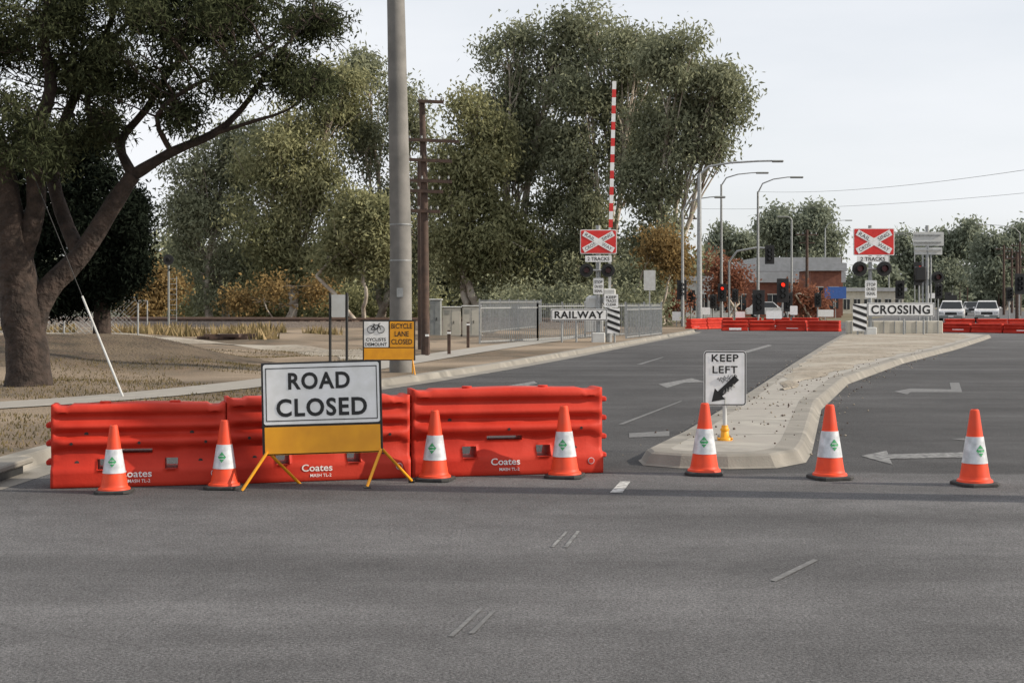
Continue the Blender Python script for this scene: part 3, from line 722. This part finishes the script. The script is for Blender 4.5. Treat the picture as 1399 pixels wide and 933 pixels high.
def building(px0,px1,ytop,Y,name,m='brick',rf='roof',depth=14,bays=6,par=.5):
    f=F/Y; s=MB(); W=(px1-px0)/f; Hh=EH+(412-ytop)/f
    s.box((W/2,depth/2,Hh/2),(W,depth,Hh),m); s.box((W/2,depth/2,Hh+par/2+.003),(W+.8,depth+.8,par),rf)
    for i in range(bays):
        cx=W*(i+.5)/bays; s.box((cx,-.02,Hh*.42),(W/bays*.6,.08,Hh*.45),'glass'); s.box((cx,-.07,Hh*.42),(.06,.05,Hh*.45),'lgrey'); s.box((cx,-.08,Hh*.42+Hh*.235),(W/bays*.65,.1,.08),'lgrey')
    s.build(name,((px0-700)/F*Y,Y,0))
building(1003,1150,386,160,'brick_shop',bays=7,par=1.2,depth=6); building(1022,1152,371,172,'brick_shop',m='brick',bays=6,par=1.0,depth=8); building(1040,1145,360,190,'brick_shop',m='lgrey',bays=4,par=.8); building(938,1003,384,150,'office_building',m='lgrey',bays=4)
building(1108,1150,370,150,'brick_shop',bays=2,par=.3,depth=6); building(858,884,392,140,'office_building',m='lgrey',bays=2); building(-40,90,425,150,'shed',m='beige',bays=3)
building(1150,1235,398,200,'brick_shop',m='beige',bays=6)
def car(px,py,Y=None,rot=0,ute=False,m='carw',sc=1):
    p=G(px,py); s=MB()
    def ext(prof,w0,w1,mm,zc=None):
        n=len(prof); vs=[(-w0/2 if z<1.0 else -w1/2,y,z) for y,z in prof]+[(w0/2 if z<1.0 else w1/2,y,z) for y,z in prof]
        s.add(vs,[tuple(range(n)),tuple(range(n,2*n))[::-1]]+[(i,i+n,(i+1)%n+n,(i+1)%n) for i in range(n)],mm)
    ext([(-2.3,.35),(-2.35,.6),(-2.25,.85),(-1.1,.98),(2.1,.98),(2.3,.8),(2.3,.35)],1.82,1.82,m)
    ext([(-1.15,.97),(-.5,1.5),(-.3,1.56),(1.3,1.56),(1.95,1.0)],1.76,1.35,m)
    s.poly([(-.8,-1.16,1.0),(.8,-1.16,1.0),(.64,-.56,1.48),(-.64,-.56,1.48)],'glass')
    for sg in(-1,1):
        s.poly([(sg*.885,-.95,1.01),(sg*.885,1.6,1.01),(sg*.73,1.2,1.47),(sg*.73,-.4,1.47)],'glass')
        s.box((sg*.68,-2.33,.72),(.36,.08,.16),'chrome',bev=.03); s.box((sg*.98,-.85,1.05),(.16,.1,.12),m,bev=.03)
        for yy in(-1.45,1.4): s.tube((sg*.93,yy,.33),(sg*.70,yy,.33),.33,'rubber',n=18); s.tube((sg*.94,yy,.33),(sg*.93,yy,.33),.19,'chrome',n=14)
    s.box((0,-2.35,.66),(.85,.05,.18),'black',bev=.02); s.box((0,-2.36,.43),(1.7,.1,.2),'grey',bev=.03); s.box((0,-2.42,.47),(.38,.02,.1),'white')
    o=s.build('car',(p.x,p.y,0.005),(0,0,rot)); o.scale=(sc,sc,sc*1.08); return o
car(1349,440,rot=-.33,sc=1.05); car(1301,441,rot=-.33,sc=1.05); car(1324,426,rot=-.33); car(1355,424,rot=-.33,m='card'); car(1338,421.5,rot=-.33); car(1346,420,rot=-.33,m='card')
M['blue']=mat('car_blue',(.05,.12,.35),.3); c=car(868,436,rot=1.4,m='blue'); car(1330,431,rot=-.33,m='card'); car(1090,433,rot=1.5,m='card'); car(1050,434,rot=1.5)
for (a0,b0) in((P(1035,262,108),P(1410,231,60)),(P(933,285,110),P(1420,262,80))):
    s=MB(); pts=[]
    for i in range(21):
        t=i/20; q=a0.lerp(b0,t); q.z-=.9*4*t*(1-t)*.4; pts.append(q)
    s.path(pts,[.010]*21,'grey',n=4,cap=False); s.build('overhead_wire')

# ---------------------------------------------------------------- trees
rng=np.random.default_rng(11)
def leafmesh(name,subs,n,Lf,Wf,droop,mname,clump=14,spread=.5,shell=.5,parent=None):
    subs=np.array(subs); w=(subs[:,3]*subs[:,4]*subs[:,5])**(.7); w/=w.sum()
    nc=n//clump; si=rng.choice(len(subs),nc,p=w)
    d=rng.normal(size=(nc,3)); d/=np.linalg.norm(d,axis=1)[:,None]
    r=rng.random(nc)**shell
    cc=subs[si,:3]+d*subs[si,3:6]*r[:,None]
    sv=rng.random(len(subs))
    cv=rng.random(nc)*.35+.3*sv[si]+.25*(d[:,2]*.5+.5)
    c=np.repeat(cc,clump,0)+rng.normal(size=(nc*clump,3))*spread*np.array([1,1,.9])
    N=len(c); cv=np.repeat(cv,clump)
    dr=rng.normal(size=(N,3)); dr/=np.linalg.norm(dr,axis=1)[:,None]; dr[:,2]-=droop; dr/=np.linalg.norm(dr,axis=1)[:,None]
    o=rng.normal(size=(N,3)); o=np.cross(dr,o); o/=np.linalg.norm(o,axis=1)[:,None]
    l=(Lf*rng.uniform(.6,1.3,N))[:,None]; wd=(Wf*rng.uniform(.7,1.2,N))[:,None]
    V=np.empty((N,4,3)); V[:,0]=c; V[:,1]=c+dr*l*.42+o*wd*.5; V[:,2]=c+dr*l; V[:,3]=c+dr*l*.42-o*wd*.5
    V=V.reshape(-1,3).astype(np.float32)
    me=bpy.data.meshes.new(name); me.vertices.add(4*N); me.vertices.foreach_set('co',V.ravel())
    me.loops.add(4*N); me.loops.foreach_set('vertex_index',np.arange(4*N,dtype=np.int32))
    me.polygons.add(N); me.polygons.foreach_set('loop_start',np.arange(0,4*N,4,dtype=np.int32)); me.polygons.foreach_set('loop_total',np.full(N,4,dtype=np.int32))
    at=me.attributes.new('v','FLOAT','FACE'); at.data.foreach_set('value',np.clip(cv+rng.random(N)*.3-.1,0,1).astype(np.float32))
    me.materials.append(M[mname]); me.update(); me.validate()
    ob=bpy.data.objects.new(name,me); scene.collection.objects.link(ob)
    if parent: ob.parent=parent
    return ob
M['euc']=leafmat('eucalypt_leaves',(.12,.135,.085),(.34,.35,.23),.3)
M['euc2']=leafmat('eucalypt_leaves_b',(.13,.14,.07),(.37,.36,.20),.3)
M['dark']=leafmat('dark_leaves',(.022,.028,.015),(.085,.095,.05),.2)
M['pine']=leafmat('dark_conifer',(.008,.011,.008),(.02,.026,.018),.1)
M['orange']=leafmat('autumn_orange',(.17,.12,.055),(.36,.25,.11))
M['redl']=leafmat('autumn_red',(.16,.065,.045),(.34,.16,.10))
M['hazy']=leafmat('far_foliage_haze',(.15,.17,.13),(.32,.35,.26))  # distance haze painted into the leaf colours
M['grassb']=leafmat('grass_blades',(.12,.10,.045),(.36,.27,.15),.2)
def wob(p0,p1,n,amp):
    pts=[]
    off=Vector((0,0,0))
    for i in range(n+1):
        t=i/n; off=off+Vector(rng.normal(size=3))*amp
        pts.append(Vector(p0).lerp(Vector(p1),t)+off*math.sin(math.pi*min(1,t)))
    pts[-1]=Vector(p1); return pts
def tree(name,px,Y,majors,n,mat_='euc',bark='gum',r=.36,Lf=.42,Wf=.16,fork=None,nsub=14,subr=.33,droop=.9,depth=.8,spread=.6,split=2):
    f=F/Y; base=Vector(((px-700)/F*Y,Y,0)); e=bpy.data.objects.new(name,None); scene.collection.objects.link(e)
    wd=MB(); subs=[]
    zt=[EH+(412-m[1])/f for m in majors]
    zf=fork if fork else max(1.5,min(zt)*.55)
    trunks=[]
    for k in range(split):
        top=base+Vector((rng.normal()*1.2,rng.normal()*.8,zf+k*.8)); b0=base+Vector((rng.normal()*.5*(split>1),rng.normal()*.4,-.1))
        pts=wob(b0,top,6,.1); wd.path(pts,list(np.linspace(r,r*.7,7)),bark,n=9); trunks.append(top)
    for mi,(mx,my,rx,rz) in enumerate(majors):
        c=Vector(((mx-700)/F*Y,Y+rng.uniform(-1,1)*rx/f*depth*.7,EH+(412-my)/f)); Rx=rx/f; Rz=rz/f
        t0=trunks[mi%len(trunks)]
        pts=wob(t0,c+Vector((0,0,Rz*.4)),7,.2); rr=np.linspace(r*.6,r*.15,8); wd.path(pts,list(rr),bark,n=7,cap=False)
        for j in range(nsub):
            d=rng.normal(size=3); d/=np.linalg.norm(d); q=rng.uniform(.2,1.0)**.7
            sc=c+Vector((d[0]*Rx*q,d[1]*Rx*depth*q,d[2]*Rz*q)); s_=subr*rng.uniform(.45,1.35)
            subs.append((sc.x,sc.y,sc.z,Rx*s_,Rx*s_,Rz*s_*.8))
            st=pts[int(rng.integers(3,7))]; bp=wob(st,sc,4,.12); wd.path(bp,list(np.linspace(r*.2,r*.05,5)),bark,n=5,cap=False)
    o=wd.build('branches'); o.parent=e
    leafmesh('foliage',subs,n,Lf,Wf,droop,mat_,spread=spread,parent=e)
    return e
T=tree
T('eucalyptus_tree',300,118,[(262,235,40,50),(300,320,60,60),(248,310,38,50),(325,215,48,55),(290,380,60,35),(300,270,50,50)],28000)
T('eucalyptus_tree',400,112,[(395,180,55,60),(435,280,55,65),(365,300,50,70),(462,125,50,55),(400,370,70,40),(430,210,50,50),(350,220,40,50)],36000,'euc2')
T('eucalyptus_tree',515,118,[(500,112,45,45),(495,200,55,60),(550,165,42,60),(570,280,48,80),(500,300,50,60),(540,380,50,30)],32000)
T('eucalyptus_tree',495,92,[(478,290,32,36),(510,300,36,42),(492,350,46,40),(460,345,22,36)],22000,'euc2',r=.16,Lf=.34,Wf=.14,droop=.3,subr=.45,spread=.4)
T('eucalyptus_tree',655,108,[(655,160,38,50),(640,260,52,60),(618,340,45,60),(690,335,55,60),(665,210,45,50),(610,240,32,50)],34000,'euc2')
T('eucalyptus_tree',735,113,[(690,68,42,38),(735,100,50,58),(700,150,45,45),(715,215,62,62),(745,320,62,65),(700,370,60,35),(765,60,35,45)],38000)
T('eucalyptus_tree',820,110,[(815,38,50,38),(868,72,48,50),(800,110,50,50),(790,200,48,60),(805,290,55,75),(870,180,50,55),(800,370,60,35),(850,130,50,45)],40000)
T('eucalyptus_tree',893,104,[(922,82,46,40),(965,120,46,42),(925,165,52,42),(885,250,42,60),(990,155,34,38),(955,200,38,28),(895,330,45,45),(870,380,40,25)],34000,'euc',r=.42)
T('autumn_tree',905,98,[(905,345,20,24),(928,365,14,18)],4000,'orange','gum',r=.12,Lf=.3,Wf=.16,droop=.2)
T('autumn_tree',205,105,[(190,385,20,28),(222,395,20,24),(200,410,28,18)],8000,'orange','gum',r=.12,Lf=.3,Wf=.18,droop=.1)
T('autumn_shrub',395,100,[(375,398,12,14),(436,396,13,14),(330,412,20,7)],2600,'orange','gum',r=.06,Lf=.3,Wf=.16,droop=.1)
T('autumn_tree',1000,140,[(985,368,14,22),(1008,388,16,14),(985,398,16,12)],3600,'redl','gum',r=.15,Lf=.35,Wf=.2,droop=.1)
T('autumn_tree',1105,130,[(1100,408,12,12),(1115,415,10,10)],2000,'redl','gum',r=.12,Lf=.35,Wf=.2,droop=.1)
T('autumn_tree',905,120,[(890,408,16,10),(925,412,14,9)],2500,'redl','gum',r=.12,Lf=.3,Wf=.2,droop=.1)
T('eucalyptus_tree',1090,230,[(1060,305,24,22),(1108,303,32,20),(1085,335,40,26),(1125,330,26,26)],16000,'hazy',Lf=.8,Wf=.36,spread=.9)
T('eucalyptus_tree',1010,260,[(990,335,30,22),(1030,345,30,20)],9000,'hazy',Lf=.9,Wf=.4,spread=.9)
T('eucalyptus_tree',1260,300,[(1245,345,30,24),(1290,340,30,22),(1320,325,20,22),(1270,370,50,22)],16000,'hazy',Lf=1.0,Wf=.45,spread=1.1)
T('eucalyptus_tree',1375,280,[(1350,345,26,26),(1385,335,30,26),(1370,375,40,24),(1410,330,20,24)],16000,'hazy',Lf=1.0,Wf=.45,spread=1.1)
def belt(name,x0,x1,Y,ytop,m,n,step=14,Lf=.9,Wf=.4):
    f=F/Y; subs=[]; x=x0
    while x<x1:
        h=(412-ytop)*rng.uniform(.65,1.1); zt=EH+h/f; 
        for k in range(3):
            zc=zt*(.2+.3*k); rr=rng.uniform(.8,1.3)*step/f; subs.append(((x+rng.normal()*4-700)/F*Y,Y+rng.normal()*3,zc,rr,rr,zt*.24))
        x+=step*rng.uniform(.6,1.1)
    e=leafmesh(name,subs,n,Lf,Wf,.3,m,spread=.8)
belt('distant_trees',150,960,165,320,'euc',60000,step=18)
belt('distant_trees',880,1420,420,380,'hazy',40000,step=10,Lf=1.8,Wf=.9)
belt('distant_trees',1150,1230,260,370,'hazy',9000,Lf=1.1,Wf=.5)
belt('hedge',225,600,128,396,'euc2',26000,step=14,Lf=.4,Wf=.2)
belt('hedge',690,900,100,402,'euc',20000,step=10,Lf=.3,Wf=.15)
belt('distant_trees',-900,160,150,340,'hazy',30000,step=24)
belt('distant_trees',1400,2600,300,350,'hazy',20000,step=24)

# big foreground tree
Yt=26.0
e=bpy.data.objects.new('large_roadside_tree',None); scene.collection.objects.link(e)
wd=MB(); f=F/Yt
def L(pts,ws,depth=None,n=10):
    q=[P(x,y,Yt+(depth[i] if depth else 0)) for i,(x,y) in enumerate(pts)]
    qq=resample([tuple(v) for v in q],.25); 
    cum=[0]
    for i in range(1,len(qq)): cum.append(cum[-1]+(qq[i]-qq[i-1]).length)
    c2=[0]
    for i in range(1,len(q)): c2.append(c2[-1]+(q[i]-q[i-1]).length)
    c2=[c/c2[-1]*cum[-1] for c in c2]
    rs=[float(np.interp(c,c2,ws))/2/f*(1+.05*math.sin(c*9)) for c in cum]
    wd.path(qq,rs,'bark',n=n,cap=False); return qq
tips=[]
L([(40,552),(40,530),(38,480),(30,420),(22,350)],[92,66,56,58,46],n=14)
tips+=L([(30,420),(18,340),(5,250),(-20,150),(-40,50)],[50,44,38,30,15],[0,-.2,-.4,-.8,-1])[12:]
tips+=L([(40,460),(62,400),(110,350),(158,275),(182,240)],[40,34,29,25,22],[0,.1,.1,0,0])[10:]
tips+=L([(182,240),(235,208),(290,184),(330,150),(385,70),(430,20)],[17,13,11,8,5,2],[0,-.1,-.3,-.3,-.5,-.6])
tips+=L([(182,240),(165,195),(200,150),(235,95),(300,30),(340,-30)],[15,12,10,8,5,3],[0,.3,.5,.6,.6,.6])
tips+=L([(110,350),(85,290),(72,225),(95,150),(130,80),(160,10),(190,-60)],[22,20,18,14,10,7,4],[.1,.4,.6,.8,.9,1,1])
tips+=L([(25,370),(50,280),(45,200),(70,120),(60,40),(80,-60)],[30,27,22,17,12,7],[0,-.3,-.5,-.6,-.8,-1])
tips+=L([(290,184),(350,165),(395,150),(430,120)],[6,5,3,2],[-.3,-.6,-.8,-1])
tips+=L([(235,208),(215,160),(260,120),(340,85),(400,40)],[8,7,6,4,2],[-.1,-.6,-.8,-1,-1.2])
tips+=L([(165,195),(120,150),(150,60),(210,0)],[9,8,6,4],[.3,.2,0,-.2])
blobs=[(60,30,110,90,0),(160,60,80,70,.4),(245,40,75,65,-.4),(330,50,60,52,.3),(400,38,52,48,-.5),(120,110,75,50,.8),(210,120,50,42,.3),(310,105,55,34,-.8),(388,100,50,38,-.5),(20,150,60,70,-.8),(435,28,34,40,0),(0,90,90,90,1),(280,-60,150,70,0),(100,-90,200,90,0),(-150,0,150,130,0),(-150,-120,200,120,0),(45,190,40,40,-1),(428,115,30,22,-.3),(250,155,28,16,-.4),(180,20,70,50,-.6),(290,10,70,40,-.6),(100,50,80,60,-.8),(60,200,60,50,1.2),(130,180,40,30,1.0)]
subs=[]
for (bx,by,rx,rz,dy) in blobs:
    ns=10 if bx>-50 and by>-50 else 12
    for j in range(ns):
        d=rng.normal(size=3); d/=np.linalg.norm(d); q=rng.uniform(.2,1.0)
        sc=P(bx+d[0]*rx*q,by+d[2]*rz*q,Yt+dy+d[1]*2.0*q*(1.4 if bx<200 else .8)); s_=rng.uniform(.16,.36); R=rx/f
        subs.append((sc.x,sc.y,sc.z,max(.2,R*s_),max(.2,R*s_),max(.14,R*s_*.6)))
        b=min(tips,key=lambda t:(t-sc).length)
        bp=wob(b,sc,5,.035); wd.path(bp,list(np.linspace(.022,.006,6)),'bark',n=5,cap=False)
        for _ in range(3):
            t2=sc+Vector(rng.normal(size=3))*max(.25,R*s_)*.9; wd.path(wob(bp[3],t2,3,.03),[.01,.008,.005,.004],'bark',n=4,cap=False)
o=wd.build('trunk_and_limbs'); o.parent=e
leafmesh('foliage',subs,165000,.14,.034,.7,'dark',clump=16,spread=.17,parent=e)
Yc=40;f=F/Yc;e=bpy.data.objects.new('cypress_tree',None);scene.collection.objects.link(e);wd=MB()
b0=P(140,500,Yc);b0.z=0;wd.path([b0,b0+Vector((0,0,4.5))],[.3,.1],'bark');o=wd.build('trunk');o.parent=e
subs=[]
for (bx,by,rx,rz) in((120,250,50,50),(150,310,55,55),(172,340,44,45),(120,370,60,40),(60,330,50,70),(100,200,45,40),(182,372,34,30),(20,260,60,80),(60,395,60,28),(90,300,60,60),(130,170,30,30),(178,290,34,36),(140,395,45,22)):
    for j in range(9):
        d=rng.normal(size=3); d/=np.linalg.norm(d);q=rng.uniform(.2,.95); sc=P(bx+d[0]*rx*q,by+d[2]*rz*q,Yc+d[1]*1.2*q); s_=rng.uniform(.3,.5)*rx/f; subs.append((sc.x,sc.y,sc.z,s_,s_,s_))
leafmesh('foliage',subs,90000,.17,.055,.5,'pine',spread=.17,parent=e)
def grass(name,n,xr,yr,hh,cond,mname='grassb'):
    xs=rng.uniform(*xr,n*2); ys=rng.uniform(*yr,n*2); pts=[]
    for x,y in zip(xs,ys):
        if cond(x,y): pts.append((x,y,landz(x,y)))
        if len(pts)>=n: break
    c=np.array(pts); N=len(c); d=rng.normal(size=(N,3))*.35; d[:,2]=1; d/=np.linalg.norm(d,axis=1)[:,None]
    o=rng.normal(size=(N,3)); o[:,2]=0; o/=np.linalg.norm(o,axis=1)[:,None]; l=(hh*rng.uniform(.4,1.3,N))[:,None]; w=l*.12+.004
    V=np.empty((N,3,3)); V[:,0]=c-o*w; V[:,1]=c+o*w; V[:,2]=c+d*l; V=V.reshape(-1,3).astype(np.float32)
    me=bpy.data.meshes.new(name); me.vertices.add(3*N); me.vertices.foreach_set('co',V.ravel()); me.loops.add(3*N); me.loops.foreach_set('vertex_index',np.arange(3*N,dtype=np.int32))
    me.polygons.add(N); me.polygons.foreach_set('loop_start',np.arange(0,3*N,3,dtype=np.int32)); me.polygons.foreach_set('loop_total',np.full(N,3,dtype=np.int32))
    at=me.attributes.new('v','FLOAT','FACE'); at.data.foreach_set('value',rng.random(N).astype(np.float32)); me.materials.append(M[mname]); me.update()
    ob=bpy.data.objects.new(name,me); scene.collection.objects.link(ob)
def pathd(x,y): return min((p.x-x)**2+(p.y-y)**2 for p in path)
M['grassd']=leafmat('grass_dark',(.07,.062,.028),(.22,.17,.09),.2)
grass('grass',40000,(-17,-3),(14,46),.05,lambda x,y: x<kerbx(y)-.3 and pathd(x,y)>.6 and math.sin(x*1.1+2*math.sin(y*.6))+math.sin(y*.8)>-.9,'grassd')
def cl(x,y): return any((x-a)**2+((y-b)*.7)**2<c*c*(.5+.5*abs(math.sin(x*3+y))) for a,b,c in ((-14,60,1.6),(-11.5,62,1.0),(-17,66,2.2),(-22,64,2.4),(-9,68,1.2),(-13,70,2),(-6,64,.8),(-9.5,55,.7)))
grass('dry_grass',8000,(-25,-5),(54,76),.45,cl)

# ---------------------------------------------------------------- light, sky, camera
sunv=Vector((1,-.13,.55)).normalized(); el=math.asin(sunv.z); az=math.atan2(sunv.x,sunv.y)
ld=bpy.data.lights.new('sun','SUN'); ld.energy=5.0; ld.angle=math.radians(.5); ld.color=(1,.9,.76)
lo=bpy.data.objects.new('sun',ld); scene.collection.objects.link(lo); lo.rotation_euler=sunv.to_track_quat('Z','Y').to_euler()
w=bpy.data.worlds.new('World'); scene.world=w; w.use_nodes=True; nt=w.node_tree; bg=nt.nodes['Background']
sk=nt.nodes.new('ShaderNodeTexSky'); sk.sky_type='NISHITA'; sk.sun_disc=False; sk.sun_elevation=el; sk.sun_rotation=az; sk.dust_density=1.5
tc=nt.nodes.new('ShaderNodeTexCoord'); mp=nt.nodes.new('ShaderNodeMapping'); mp.inputs['Scale'].default_value=(1.2,1.2,5)
no=nt.nodes.new('ShaderNodeTexNoise'); no.inputs['Scale'].default_value=1.6; no.inputs['Detail'].default_value=6
nt.links.new(tc.outputs['Generated'],mp.inputs[0]); nt.links.new(mp.outputs[0],no.inputs['Vector'])
r=nt.nodes.new('ShaderNodeMapRange'); r.inputs[1].default_value=.3; r.inputs[2].default_value=.7; r.inputs[3].default_value=.66; r.inputs[4].default_value=.97; nt.links.new(no.outputs['Fac'],r.inputs[0])
mx=nt.nodes.new('ShaderNodeMixRGB'); mx.inputs[2].default_value=(7.95,8.1,8.4,1); nt.links.new(r.outputs[0],mx.inputs[0]); nt.links.new(sk.outputs[0],mx.inputs[1])
nt.links.new(mx.outputs[0],bg.inputs[0]); bg.inputs[1].default_value=.12
cd=bpy.data.cameras.new('camera'); cd.lens=50; cd.sensor_width=36; cd.shift_y=-(466.5-H0)/1399; cd.clip_end=6000
co=bpy.data.objects.new('camera',cd); scene.collection.objects.link(co); co.location=(0,0,EH); co.rotation_euler=(math.radians(90),0,0); scene.camera=co
scene.view_settings.view_transform='Standard'; scene.view_settings.look='None'; scene.view_settings.exposure=0
